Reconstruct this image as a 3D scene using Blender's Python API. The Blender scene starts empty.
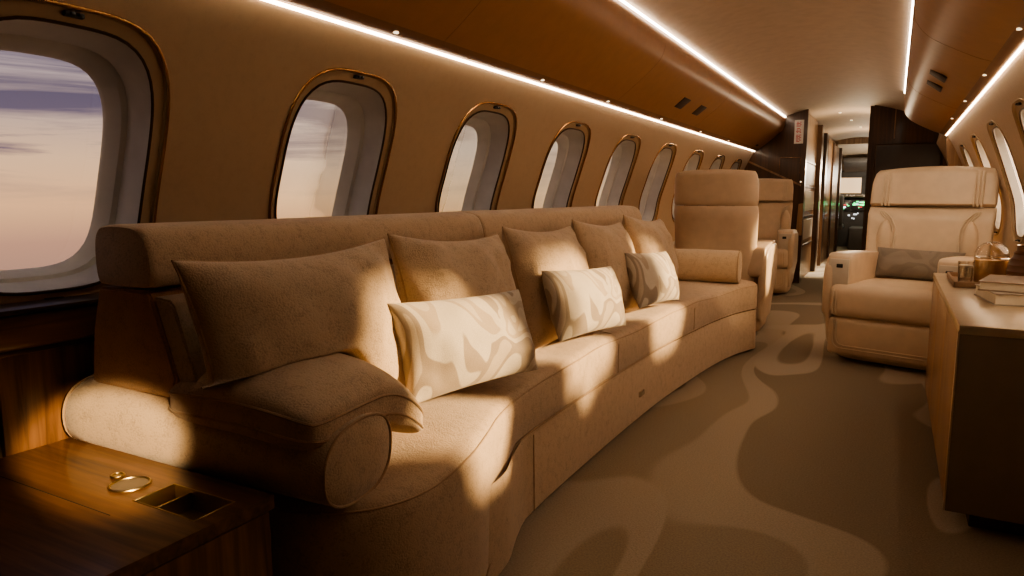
import bpy, bmesh, math, random
from mathutils import Vector, Matrix, noise
random.seed(7)
S = bpy.context.scene
COL = bpy.context.collection
PI = math.pi

# ------------------------------------------------------------------ materials
def nmat(name):
    m = bpy.data.materials.new(name); m.use_nodes = True
    nt = m.node_tree; b = nt.nodes['Principled BSDF']
    return m, nt, b

def link(nt, a, b): nt.links.new(a, b)

def ramp(nt, fac, stops):
    r = nt.nodes.new('ShaderNodeValToRGB'); e = r.color_ramp.elements
    while len(e) > 1: e.remove(e[-1])
    e[0].position, e[0].color = stops[0][0], (*stops[0][1], 1)
    for p, c in stops[1:]:
        n = e.new(p); n.color = (*c, 1)
    link(nt, fac, r.inputs[0]); return r.outputs[0]

def tex(nt, kind, scale, coord='Object', vec=None, **kw):
    if vec is None:
        tc = nt.nodes.new('ShaderNodeTexCoord'); vec = tc.outputs[coord]
    t = nt.nodes.new(kind)
    if 'mscale' in kw or 'rot' in kw:
        mp = nt.nodes.new('ShaderNodeMapping')
        mp.inputs['Scale'].default_value = kw.pop('mscale', (1, 1, 1)); mp.inputs['Rotation'].default_value = kw.pop('rot', (0, 0, 0))
        link(nt, vec, mp.inputs[0]); vec = mp.outputs[0]
    link(nt, vec, t.inputs['Vector']); t.inputs['Scale'].default_value = scale
    for k, v in kw.items():
        if k in t.inputs: t.inputs[k].default_value = v
    return t

def bump(nt, b, h, strength, dist=0.002):
    n = nt.nodes.new('ShaderNodeBump'); n.inputs['Strength'].default_value = strength; n.inputs['Distance'].default_value = dist
    link(nt, h, n.inputs['Height']); link(nt, n.outputs[0], b.inputs['Normal'])

def mul(c, k): return tuple(min(1, x*k) for x in c)

def fabric(name, col, rough=0.9, weave=420, mott=0.16, st=0.5, sheen=0.25):
    m, nt, b = nmat(name)
    n1 = tex(nt, 'ShaderNodeTexNoise', 30, Detail=5, Roughness=0.7)
    n2 = tex(nt, 'ShaderNodeTexNoise', weave, Detail=2)
    mx = nt.nodes.new('ShaderNodeMath'); mx.operation = 'MULTIPLY_ADD'
    link(nt, n2.outputs[0], mx.inputs[0]); mx.inputs[1].default_value = 0.95
    link(nt, n1.outputs[0], mx.inputs[2])
    c = ramp(nt, mx.outputs[0], [(0.66, mul(col, 1-mott*1.3)), (1.26, mul(col, 1+mott*1.0))])
    link(nt, c, b.inputs['Base Color'])
    b.inputs['Roughness'].default_value = rough
    b.inputs['Sheen Weight'].default_value = sheen; b.inputs['Sheen Roughness'].default_value = 0.5
    b.inputs['Specular IOR Level'].default_value = 0.25
    bump(nt, b, mx.outputs[0], st, 0.003)
    return m

def plain(name, col, rough=0.5, metal=0.0, spec=0.5, coat=0.0, bumpk=0.0):
    m, nt, b = nmat(name)
    n = tex(nt, 'ShaderNodeTexNoise', 14, Detail=5)
    c = ramp(nt, n.outputs[0], [(0.3, mul(col, 0.93)), (0.75, mul(col, 1.06))])
    link(nt, c, b.inputs['Base Color'])
    b.inputs['Roughness'].default_value = rough; b.inputs['Metallic'].default_value = metal
    b.inputs['Specular IOR Level'].default_value = spec; b.inputs['Coat Weight'].default_value = coat
    b.inputs['Coat Roughness'].default_value = 0.15
    if bumpk:
        n2 = tex(nt, 'ShaderNodeTexNoise', 260, Detail=3); bump(nt, b, n2.outputs[0], bumpk, 0.001)
    return m

def wood(name, dark, light, along='y', rough=0.35, coat=0.3, scale=1.0):
    m, nt, b = nmat(name)
    ms = {'y': (26, 1.3, 26), 'x': (1.3, 26, 26), 'z': (26, 26, 1.3)}[along]
    ms = tuple(v*scale for v in ms)
    n = tex(nt, 'ShaderNodeTexNoise', 1.0, mscale=ms, Detail=9, Roughness=0.62, Distortion=0.9)
    n2 = tex(nt, 'ShaderNodeTexNoise', 5.5, mscale=tuple(v/7 for v in ms), Detail=8, Distortion=0.4)
    mx = nt.nodes.new('ShaderNodeMath'); mx.operation = 'MULTIPLY_ADD'
    link(nt, n2.outputs[0], mx.inputs[0]); mx.inputs[1].default_value = 0.6; link(nt, n.outputs[0], mx.inputs[2])
    c = ramp(nt, mx.outputs[0], [(0.52, dark), (0.74, tuple((a+b_)/2 for a, b_ in zip(dark, light))), (0.98, light)])
    link(nt, c, b.inputs['Base Color']); b.inputs['Roughness'].default_value = rough
    b.inputs['Coat Weight'].default_value = coat; b.inputs['Coat Roughness'].default_value = 0.12
    bump(nt, b, mx.outputs[0], 0.15, 0.001)
    return m

def emit(name, col, k):
    m, nt, b = nmat(name)
    b.inputs['Base Color'].default_value = (*mul(col, 0.8), 1); b.inputs['Emission Color'].default_value = (*col, 1)
    b.inputs['Emission Strength'].default_value = k
    return m

def glass(name, tint=(1, 1, 1), gloss=0.08, rough=0.02):
    m = bpy.data.materials.new(name); m.use_nodes = True; nt = m.node_tree; nt.nodes.clear()
    o = nt.nodes.new('ShaderNodeOutputMaterial'); mx = nt.nodes.new('ShaderNodeMixShader')
    t = nt.nodes.new('ShaderNodeBsdfTransparent'); t.inputs[0].default_value = (*tint, 1)
    g = nt.nodes.new('ShaderNodeBsdfGlossy'); g.inputs['Roughness'].default_value = rough
    fr = nt.nodes.new('ShaderNodeLayerWeight'); fr.inputs[0].default_value = 0.25
    mm = nt.nodes.new('ShaderNodeMath'); mm.operation = 'MULTIPLY_ADD'; mm.inputs[1].default_value = 0.5; mm.inputs[2].default_value = gloss*0.4
    link(nt, fr.outputs['Fresnel'], mm.inputs[0]); link(nt, mm.outputs[0], mx.inputs[0])
    link(nt, t.outputs[0], mx.inputs[1]); link(nt, g.outputs[0], mx.inputs[2]); link(nt, mx.outputs[0], o.inputs[0])
    return m

def pattern_fabric(name, cols, scale=5.0, dist=2.2):
    """flowing marbled shapes in a few close tones"""
    m, nt, b = nmat(name)
    n = tex(nt, 'ShaderNodeTexNoise', scale, Detail=1.2, Distortion=dist)
    stops = []; k = len(cols); pos = [0.0, 0.40, 0.47, 0.55, 0.62][:k]
    for i, c in enumerate(cols):
        stops.append((pos[i], c))
        if i < k-1: stops.append((pos[i+1]-0.006, c))
    c = ramp(nt, n.outputs[0], stops)
    w = tex(nt, 'ShaderNodeTexNoise', 380, Detail=2)
    mixc = nt.nodes.new('ShaderNodeMixRGB'); mixc.blend_type = 'MULTIPLY'; mixc.inputs[0].default_value = 0.35
    link(nt, c, mixc.inputs[1]); link(nt, w.outputs[0], mixc.inputs[2])
    link(nt, mixc.outputs[0], b.inputs['Base Color']); b.inputs['Roughness'].default_value = 0.8
    b.inputs['Sheen Weight'].default_value = 0.2
    bump(nt, b, w.outputs[0], 0.4, 0.002)
    return m

def carpet_mat():
    m, nt, b = nmat('carpet')
    tc = nt.nodes.new('ShaderNodeTexCoord')
    n = tex(nt, 'ShaderNodeTexNoise', 0.85, vec=tc.outputs['Object'], Detail=0.3, Distortion=.45, mscale=(1.25, 0.7, 1), rot=(0, 0, 0.6))
    n2 = tex(nt, 'ShaderNodeTexNoise', 0.8, vec=tc.outputs['Object'], Detail=0.5, Distortion=.7, mscale=(1.5, 0.6, 1), rot=(0, 0, -0.8))
    A = (0.275, 0.222, 0.158); B_ = (0.42, 0.35, 0.265); C_ = (0.335, 0.275, 0.20)
    c1 = ramp(nt, n.outputs[0], [(0, A), (0.50, A), (0.507, B_), (0.585, B_), (0.592, C_), (1, C_)])
    f2 = ramp(nt, n2.outputs[0], [(0, (0, 0, 0)), (0.53, (0, 0, 0)), (0.537, (1, 1, 1)), (0.60, (1, 1, 1)), (0.607, (0, 0, 0)), (1, (0, 0, 0))])
    mx = nt.nodes.new('ShaderNodeMixRGB'); link(nt, f2, mx.inputs[0]); link(nt, c1, mx.inputs[1]); mx.inputs[2].default_value = (0.44, 0.37, 0.285, 1)
    pile = tex(nt, 'ShaderNodeTexNoise', 160, vec=tc.outputs['Object'], Detail=4)
    pr = ramp(nt, pile.outputs[0], [(0.3, (0.72, 0.72, 0.72)), (0.7, (1, 1, 1))])
    m2 = nt.nodes.new('ShaderNodeMixRGB'); m2.blend_type = 'MULTIPLY'; m2.inputs[0].default_value = 0.9
    link(nt, mx.outputs[0], m2.inputs[1]); link(nt, pr, m2.inputs[2]); link(nt, m2.outputs[0], b.inputs['Base Color'])
    b.inputs['Roughness'].default_value = 0.95; b.inputs['Specular IOR Level'].default_value = 0.1
    bump(nt, b, pile.outputs[0], 0.7, 0.006)
    return m

M = {}
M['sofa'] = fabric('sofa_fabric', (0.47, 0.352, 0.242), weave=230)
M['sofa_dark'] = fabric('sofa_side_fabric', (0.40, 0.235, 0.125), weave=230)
M['cushion'] = fabric('cushion_fabric', (0.475, 0.358, 0.245), weave=230, st=0.6)
M['piping'] = fabric('piping_fabric', (0.40, 0.28, 0.175), weave=500)
M['strip'] = fabric('strip_fabric', (0.46, 0.38, 0.29), weave=230)
M['leather'] = plain('beige_leather', (0.60, 0.465, 0.335), 0.40, spec=0.4, bumpk=0.15)
M['leather_pip'] = plain('leather_piping', (0.60, 0.48, 0.35), 0.35, bumpk=0.1)
M['panel_cream'] = plain('cream_panel', (0.50, 0.43, 0.35), 0.4)
M['wall'] = fabric('wall_lining', (0.40, 0.275, 0.165), rough=0.75, weave=600, mott=0.05, st=0.15, sheen=0.1)
M['ceiling'] = plain('headliner', (0.52, 0.41, 0.305), 0.65, spec=0.3)
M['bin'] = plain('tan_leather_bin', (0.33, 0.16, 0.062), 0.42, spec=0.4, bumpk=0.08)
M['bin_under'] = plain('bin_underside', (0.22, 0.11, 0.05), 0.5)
M['slot'] = plain('dark_slot', (0.045, 0.03, 0.022), 0.6)
M['bronze'] = plain('bronze_trim', (0.42, 0.24, 0.11), 0.25, metal=1.0)
M['bronze_dark'] = plain('dark_bronze', (0.07, 0.04, 0.02), 0.35, metal=0.6)
M['ring'] = plain('window_surround', (0.40, 0.28, 0.165), 0.5)
M['liner'] = plain('window_liner', (0.60, 0.60, 0.57), 0.45)
M['pane'] = glass('window_glass', (0.97, 0.96, 0.95), 0.03)
M['clearglass'] = glass('clear_glass', (0.93, 0.92, 0.9), 0.25)
M['amber'] = plain('amber_drink', (0.50, 0.29, 0.14), 0.15, coat=0.6)
M['led'] = emit('warm_led', (1.0, 0.82, 0.60), 13)
M['led_c'] = emit('ceiling_led', (1.0, 0.86, 0.70), 15)
M['spot'] = emit('spot_lens', (1.0, 0.80, 0.52), 1.5)
M['carpet'] = carpet_mat()
M['wood_y'] = wood('walnut_along', (0.035, 0.014, 0.006), (0.20, 0.092, 0.036), 'y', scale=1.5)
M['wood_z'] = wood('walnut_upright', (0.055, 0.023, 0.009), (0.23, 0.11, 0.045), 'z', scale=1.8)
M['wood_x'] = wood('walnut_cross', (0.04, 0.016, 0.006), (0.20, 0.095, 0.038), 'x', scale=1.6)
M['darkwood'] = wood('dark_wood', (0.032, 0.015, 0.008), (0.10, 0.048, 0.022), 'z', rough=0.3)
M['tanwood'] = wood('tan_wood', (0.16, 0.085, 0.04), (0.36, 0.22, 0.12), 'z', rough=0.4)
M['orangewood'] = wood('orange_wood', (0.28, 0.155, 0.075), (0.44, 0.27, 0.15), 'z', rough=0.4)
M['gold'] = plain('satin_champagne_metal', (0.66, 0.56, 0.42), 0.30, metal=0.75)
M['bronze_face'] = plain('bronze_lacquer', (0.20, 0.155, 0.105), 0.34, metal=0.1)
M['brass'] = plain('polished_brass', (0.50, 0.38, 0.20), 0.36, metal=1.0)
M['chrome'] = plain('chrome', (0.7, 0.66, 0.6), 0.15, metal=1.0)
M['black'] = plain('black_plastic', (0.012, 0.011, 0.010), 0.35)
M['screen'] = plain('screen_off', (0.07, 0.062, 0.06), 0.2)
M['white'] = plain('white_card', (0.75, 0.70, 0.64), 0.6)
M['red'] = plain('red_print', (0.55, 0.05, 0.06), 0.6)
M['paper'] = plain('book_pages', (0.72, 0.66, 0.55), 0.8)
M['book_brown'] = plain('brown_book_cover', (0.34, 0.265, 0.20), 0.5)
M['book_grey'] = plain('grey_book_cover', (0.38, 0.34, 0.29), 0.5)
M['brown_pot'] = plain('brown_ceramic', (0.13, 0.06, 0.03), 0.35)
M['tray'] = plain('tray_leather', (0.34, 0.22, 0.14), 0.5)
M['pillow'] = pattern_fabric('marbled_linen', [(0.62, 0.53, 0.41), (0.50, 0.40, 0.29), (0.66, 0.58, 0.46), (0.38, 0.30, 0.22), (0.56, 0.46, 0.34)], 3.6, 1.1)
M['pillow_grey'] = pattern_fabric('grey_linen', [(0.25, 0.20, 0.155), (0.22, 0.175, 0.135), (0.265, 0.215, 0.17), (0.205, 0.165, 0.125), (0.24, 0.195, 0.15)], 3.2, .7)
M['cockpit'] = plain('cockpit_grey', (0.10, 0.09, 0.08), 0.6)
M['cockpit_lt'] = plain('cockpit_lining', (0.34, 0.27, 0.20), 0.6)
M['scr_green'] = emit('green_symbols', (0.08, 0.85, 0.28), 2.2)
M['scr_white'] = emit('white_symbols', (0.8, 0.85, 0.9), 1.2)
M['scr_red'] = emit('red_symbols', (0.8, 0.1, 0.1), 0.9)

# ------------------------------------------------------------------ helpers
def obj(name, bm, mat, parent=None, smooth=True, sharp=40):
    me = bpy.data.meshes.new(name); bmesh.ops.recalc_face_normals(bm, faces=bm.faces); bm.to_mesh(me); bm.free()
    o = bpy.data.objects.new(name, me); COL.objects.link(o)
    if isinstance(mat, (list, tuple)):
        for x in mat: me.materials.append(x)
    else: me.materials.append(mat)
    if smooth:
        me.polygons.foreach_set('use_smooth', [True]*len(me.polygons))
        me.set_sharp_from_angle(angle=math.radians(sharp))
    if parent: o.parent = parent
    return o

def empty(name, loc=(0, 0, 0), rz=0, label=None, cat=None, group=None, kind=None, rot=None):
    o = bpy.data.objects.new(name, None); COL.objects.link(o); o.location = loc; o.rotation_euler = rot or (0, 0, rz)
    o.empty_display_size = 0.1
    tag(o, label, cat, group, kind); return o

def tag(o, label=None, cat=None, group=None, kind=None):
    if label: o['label'] = label
    if cat: o['category'] = cat
    if group: o['group'] = group
    if kind: o['kind'] = kind
    return o

def copy_tree(o, parent=None):
    c = o.copy(); COL.objects.link(c); c.parent = parent
    for ch in list(o.children): copy_tree(ch, c)
    return c

def rb(bm, size, loc=(0, 0, 0), r=0.01, seg=3, rot=None, taper=None):
    """rounded box added to bm"""
    t = bmesh.new(); bmesh.ops.create_cube(t, size=1.0)
    for v in t.verts: v.co = Vector((v.co.x*size[0], v.co.y*size[1], v.co.z*size[2]))
    if taper:
        for v in t.verts:
            if v.co.z < 0: v.co.x *= taper; v.co.y *= taper
    if r > 0:
        bmesh.ops.bevel(t, geom=t.edges[:], offset=min(r, min(size)*0.49), segments=seg, profile=0.5, affect='EDGES')
    mtx = Matrix.Translation(Vector(loc)) @ (rot.to_4x4() if rot else Matrix.Identity(4))
    t.transform(mtx); me = bpy.data.meshes.new('t'); t.to_mesh(me); t.free(); bm.from_mesh(me); bpy.data.meshes.remove(me)

def RX(a): return Matrix.Rotation(a, 3, 'X')
def RY(a): return Matrix.Rotation(a, 3, 'Y')
def RZ(a): return Matrix.Rotation(a, 3, 'Z')

def box(name, size, loc, mat, parent=None, r=0.01, seg=3, rot=None, taper=None):
    bm = bmesh.new(); rb(bm, size, loc, r, seg, rot, taper); return obj(name, bm, mat, parent)

def loft(bm, rings, closed=True, cap=True, capmat=None):
    R = [[bm.verts.new(p) for p in ring] for ring in rings]
    n = len(R[0]); m = n if closed else n-1
    for a, b in zip(R[:-1], R[1:]):
        for i in range(m):
            j = (i+1) % n
            bm.faces.new((a[i], a[j], b[j], b[i]))
    if cap and closed:
        bm.faces.new(R[0][::-1]); bm.faces.new(R[-1])
    return R

def tube(bm, pts, r, seg=8, closed=False):
    pts = [Vector(p) for p in pts]; n = len(pts); rings = []
    up = None
    for i, p in enumerate(pts):
        if closed: d = pts[(i+1) % n]-pts[i-1]
        else: d = pts[min(i+1, n-1)]-pts[max(i-1, 0)]
        d.normalize()
        if up is None:
            up = Vector((0, 0, 1)) if abs(d.z) < 0.9 else Vector((1, 0, 0))
        s = d.cross(up)
        if s.length < 1e-5: s = d.orthogonal()
        s.normalize(); up = s.cross(d).normalized()
        rings.append([p+(s*math.cos(a)+up*math.sin(a))*r for a in [2*PI*k/seg for k in range(seg)]])
    if closed:
        R = [[bm.verts.new(q) for q in ring] for ring in rings]
        for i in range(n):
            a, b = R[i], R[(i+1) % n]
            for k in range(seg):
                bm.faces.new((a[k], a[(k+1) % seg], b[(k+1) % seg], b[k]))
    else: loft(bm, rings)

def lathe(bm, prof, c=(0, 0, 0), seg=32):
    rings = [[(c[0]+r*math.cos(2*PI*k/seg), c[1]+r*math.sin(2*PI*k/seg), c[2]+z) for k in range(seg)] for r, z in prof]
    loft(bm, rings, True, True)

def cr(pts, t):
    """piecewise smooth interpolation of tabulated (x, y...)"""
    if t <= pts[0][0]: return pts[0][1]
    for i in range(len(pts)-1):
        if t <= pts[i+1][0]:
            p0 = pts[max(i-1, 0)]; p1 = pts[i]; p2 = pts[i+1]; p3 = pts[min(i+2, len(pts)-1)]
            u = (t-p1[0])/(p2[0]-p1[0]); h = p2[0]-p1[0]
            m1 = (p2[1]-p0[1])/(p2[0]-p0[0])*h; m2 = (p3[1]-p1[1])/(p3[0]-p1[0])*h
            return (2*u**3-3*u*u+1)*p1[1]+(u**3-2*u*u+u)*m1+(-2*u**3+3*u*u)*p2[1]+(u**3-u*u)*m2
    return pts[-1][1]

def spline(pts, n=8, closed=False):
    pts = [Vector(p) for p in pts]; out = []; N = len(pts)
    rng = range(N) if closed else range(N-1)
    for i in rng:
        if closed: p0, p1, p2, p3 = pts[i-1], pts[i], pts[(i+1) % N], pts[(i+2) % N]
        else: p0, p1, p2, p3 = pts[max(i-1, 0)], pts[i], pts[i+1], pts[min(i+2, N-1)]
        for k in range(n):
            t = k/n
            out.append(0.5*((2*p1)+(p2-p0)*t+(2*p0-5*p1+4*p2-p3)*t*t+(3*p1-p0-3*p2+p3)*t**3))
    if not closed: out.append(pts[-1])
    return out

def split_islands(o):
    '''each separate piece of a part becomes a part of its own, same name'''
    me = o.data; bm = bmesh.new(); bm.from_mesh(me); seen = set(); isl = []
    for v in bm.verts:
        if v in seen: continue
        st = [v]; seen.add(v); comp = []
        while st:
            a = st.pop(); comp.append(a)
            for e in a.link_edges:
                b = e.other_vert(a)
                if b not in seen: seen.add(b); st.append(b)
        isl.append([x.index for x in comp])
    bm.free()
    if len(isl) < 2: return
    for k, comp in enumerate(isl[1:]):
        b2 = bmesh.new(); b2.from_mesh(me); b2.verts.ensure_lookup_table(); keep = set(comp)
        bmesh.ops.delete(b2, geom=[v for v in b2.verts if v.index not in keep], context='VERTS')
        m2 = bpy.data.meshes.new(o.name); b2.to_mesh(m2); b2.free()
        for x in me.materials: m2.materials.append(x)
        n_ = bpy.data.objects.new(o.name.split('.')[0], m2); COL.objects.link(n_); n_.parent = o.parent
    b2 = bmesh.new(); b2.from_mesh(me); b2.verts.ensure_lookup_table(); keep = set(isl[0])
    bmesh.ops.delete(b2, geom=[v for v in b2.verts if v.index not in keep], context='VERTS'); b2.to_mesh(me); b2.free()

# ------------------------------------------------------------------ cabin shell
CX = -0.605
PROF = [(0.0, 1.08), (0.25, 1.16), (0.5, 1.21), (0.75, 1.245), (1.022, 1.243), (1.212, 1.189), (1.408, 1.118), (1.526, 1.062), (1.68, 0.977)]
def hw(z): return cr(PROF, z)
def wx(side, z, d=0.0): return CX+side*(hw(z)+d)     # side -1 left, +1 right
Y0, Y1 = -1.5, 9.42
ZC = 1.173
def sup(th, a, b, n=3.4):
    c, s = math.cos(th), math.sin(th)
    r = 1/((abs(c)/a)**n+(abs(s)/b)**n)**(1/n)
    return r*c, r*s

def build_wall(name, side, centres, pitch):
    bm = bmesh.new(); zlo, zhi, zt = 0.76, 1.62, 1.68
    A, B = (0.280 if side < 0 else .2912), 0.349
    def add(y, z): return bm.verts.new((wx(side, z), y, z))
    def strip(ya, yb, za, zb, n):
        p = [(add(ya, za+(zb-za)*k/n), add(yb, za+(zb-za)*k/n)) for k in range(n+1)]
        for k in range(n): bm.faces.new((p[k][0], p[k][1], p[k+1][1], p[k+1][0]))
    strip(Y0, Y1, 0.0, zlo, 10); strip(Y0, Y1, zhi, zt, 2)
    y = Y0
    for c in centres:
        ya, yb = c-pitch/2, c+pitch/2
        if ya > y+1e-4: strip(y, ya, zlo, zhi, 14)
        angs = [2*PI*k/72 for k in range(72)]
        for cy, cz in ((yb-c, zhi-ZC), (ya-c, zhi-ZC), (ya-c, zlo-ZC), (yb-c, zlo-ZC)): angs.append(math.atan2(cz, cy) % (2*PI))
        angs = sorted(angs); rings = []
        K = 6
        for k in range(K+1):
            t = k/K; ring = []
            for th in angs:
                u, v = sup(th, A, B); cs, sn = math.cos(th), math.sin(th)
                ry = (yb-c)/abs(cs) if abs(cs) > 1e-6 else 9
                rz = ((zhi-ZC) if sn > 0 else (ZC-zlo))/abs(sn) if abs(sn) > 1e-6 else 9
                r = min(ry, rz); ring.append(add(c+u*(1-t)+r*cs*t, ZC+v*(1-t)+r*sn*t))
            rings.append(ring)
        n = len(angs)
        for a, b in zip(rings[:-1], rings[1:]):
            for i in range(n):
                j = (i+1) % n
                bm.faces.new((a[i], a[j], b[j], b[i]))
        y = yb
    if y < Y1: strip(y, Y1, zlo, zhi, 14)
    bmesh.ops.remove_doubles(bm, verts=bm.verts, dist=1e-5)
    return tag(obj(name, bm, M['wall']), 'cabin side lining in warm beige', None, kind='structure')

LP, RP = 0.977, 1.03
LW = [0.991+LP*k for k in range(0, 9)]
RW = [0.87+RP*k for k in range(2, 8)]
build_wall('wall_left', -1, LW, LP); build_wall('wall_right', 1, RW, RP)

def window(i, side, c):
    w = empty('window_%d' % i, (0, 0, 0), kind='structure'); DP = .158 if side < 0 else .055; pa, pb = (.205, .267) if side < 0 else (.253, .301); tr_ = .0048 if side < 0 else .003
    def ring(a, b, d, N=72, n=3.4):
        out = []; a = a*(1 if side < 0 else 1.04)
        for k in range(N):
            u, v = sup(2*PI*k/N, a, b, n); z = ZC+v
            out.append(Vector((wx(side, z, d), c+u, z)))
        return out
    bm = bmesh.new(); loft(bm, [ring(.280, .349, 0), ring(.277, .346, .009), ring(.262, .332, .010), ring(.246, .315, .011)], True, False)
    obj('surround', bm, M['ring'], w)
    bm = bmesh.new(); loft(bm, [ring(.246, .315, .011), ring(.245, .312, .02), ring(.240, .300, .06), ring(.240, .294, .105), ring(.225, .284, .109), ring(.204, .266, DP)] if side < 0 else [ring(.246, .315, .011), ring(.254, .320, .015), ring(.2535, .322, .02), ring(.253, .310, .03), ring(.252, .300, DP)], True, False)
    obj('liner', bm, M['liner'], w)
    bm = bmesh.new()
    tube(bm, ring(.282, .351, -.003), tr_, 8, True); obj('bronze_trim', bm, M['bronze'] if side < 0 else M['ring'], w)
    bm = bmesh.new()
    tube(bm, ring(.246, .315, .009), .0042, 6, True); obj('inner_gasket', bm, M['bronze_dark'], w)
    bm = bmesh.new(); R = ring(pa, pb, DP-.005)
    vs = [bm.verts.new(p) for p in R]; ce = bm.verts.new((wx(side, ZC, DP-.005), c, ZC))
    mid = [bm.verts.new(Vector((wx(side, ZC+(p.z-ZC)*.55, DP-.005), c+(p.y-c)*.55, ZC+(p.z-ZC)*.55))) for p in R]
    for k in range(72):
        j = (k+1) % 72; bm.faces.new((vs[k], vs[j], mid[j], mid[k])); bm.faces.new((mid[k], mid[j], ce))
    obj('pane', bm, M['pane'], w)
    for nm, z, dz in (('latch', ZC+.336, 0), ('latch', ZC-.336, 0)):
        bm = bmesh.new(); rb(bm, (.014, .045, .012), (wx(side, z, .004), c, z), .003, 2)
        rb(bm, (.018, .010, .008), (wx(side, z, -.002), c-.008, z), .002, 2); rb(bm, (.018, .010, .008), (wx(side, z, -.002), c+.010, z), .002, 2)
        obj(nm, bm, M['black'], w)
    return w
n = 1
for c in LW: window(n, -1, c); n += 1
for c in RW: window(n, 1, c); n += 1

def plate(name, pts, mat, thick=None, kind='structure', label=None):
    bm = bmesh.new(); bm.faces.new([bm.verts.new(p) for p in pts]); return tag(obj(name, bm, mat, smooth=False), label, kind=kind)

# floor, ceiling, end wall
bm = bmesh.new(); bmesh.ops.create_grid(bm, x_segments=2, y_segments=2, size=1.0)
for v in bm.verts: v.co = Vector((CX+v.co.x*1.2, 8.0+v.co.y*9.5, 0))
tag(obj('floor', bm, M['carpet']), 'taupe carpet with pale flowing shapes', kind='structure')
bm = bmesh.new(); prof = []
HWC = 0.672
for k in range(25):
    t = -1+2*k/24; prof.append((CX-0.015+t*HWC, 2.050+0.125*(1-t*t)))
loft(bm, [[(x, y, z) for x, z in prof] for y in (Y0, 2, 5, 9.4, 15.0)], False, False)
tag(obj('ceiling', bm, M['ceiling']), 'arched beige headliner', kind='structure')
# closing strips over the bins, behind the coves
for s, nm in ((-1, 'trim_1'), (1, 'trim_2')):
    bm = bmesh.new()
    loft(bm, [[(CX+s*.977, y, 1.68), (CX+s*1.0, y, 1.78), (CX+s*.92, y, 2.08), (CX+s*.64, y, 2.09)] for y in (Y0, Y1)], False, False)
    tag(obj(nm, bm, M['ceiling']), 'lining behind the overhead bin', kind='structure')
plate('wall_back', [(CX-1.25, Y0, 0), (CX+1.25, Y0, 0), (CX+1.25, Y0, 2.2), (CX-1.25, Y0, 2.2)], M['wall'])

# bins
def bin_(side, yend, label):
    root = empty('overhead_bin', (CX, 0, 0), label=label, cat='overhead bin')
    P = [(.633, 2.041), (.629, 2.013), (.636, 1.951), (.672, 1.884), (.806, 1.766), (.913, 1.685), (.935, 1.667), (.952, 1.658), (.991, 1.651), (.991, 1.772), (.896, 1.974), (.728, 2.035)]
    if side > 0: P[1:6] = [(.627, 2.00), (.627, 1.93), (.640, 1.862), (.705, 1.785), (.860, 1.697)]; P[6] = (.930, 1.668)
    pp = spline([(a, b, 0) for a, b in P[:8]], 5)
    prof = [(p.x, p.y) for p in pp]+P[8:]
    if side < 0: prof = [(a+.012, b) for a, b in prof]
    bm = bmesh.new(); loft(bm, [[(side*a, y, b) for a, b in prof] for y in (Y0+.02, 2, yend-.004, yend)])
    obj('bin_body', bm, M['bin'], root, sharp=30)
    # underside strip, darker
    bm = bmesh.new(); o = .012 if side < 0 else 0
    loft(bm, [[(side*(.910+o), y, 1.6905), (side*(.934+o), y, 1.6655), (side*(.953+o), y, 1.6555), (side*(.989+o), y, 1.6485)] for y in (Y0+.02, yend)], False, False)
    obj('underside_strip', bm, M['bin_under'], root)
    # air vents
    fx = lambda z: cr([(1.667, .935), (1.685, .913), (1.766, .806), (1.884, .672)] if side < 0 else [(1.668, .930), (1.697, .860), (1.785, .705), (1.862, .640)], z)+o
    for yc in ((5.25, 5.75) if side < 0 else (4.55, 4.95)):
        bm = bmesh.new(); z0 = 1.770 if side < 0 else 1.745
        a = math.atan2(.1, -.13)
        rb(bm, (.010, .17, .10), (side*(fx(z0)), yc, z0), .005, 2, RY(-side*.92))
        obj('air_vent', bm, M['slot'], root)
    # spot lamps in the lower lip
    yy = [2.03, 3.19, 4.09, 5.2, 6.4, 7.6] if side < 0 else [1.9, 3.0, 4.05, 5.1, 6.2]
    for y in yy:
        if y > yend: continue
        bm = bmesh.new(); lathe(bm, [(.001, .003), (.011, .003), (.011, .008), (.001, .008)], (side*(.944+o), y, 1.6545), 16)
        obj('spot_lamp', bm, M['spot'], root)
    for y in (yend-.35,) if side < 0 else ():
        box('bin_latch', (.012, .10, .028), (side*(fx(1.70)), y, 1.70), M['slot'], root, .005, rot=RY(-side*.92))
    # door seams
    for y in ([0.4, 2.3, 4.2, 6.1] if side < 0 else [1.6, 3.7, 5.6]):
        bm = bmesh.new(); tube(bm, [(side*(a+(-.0005)), y, b) for a, b in prof[8:len(pp)-3]], .0007, 5)
        obj('door_seam', bm, M['bin_under'], root)
    return root
bin_(-1, 9.38, 'long tan leather overhead bin above the sofa on the window wall')
bin_(1, 7.7, 'tan leather overhead bin on the armchair side, bright strip along both edges')

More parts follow.
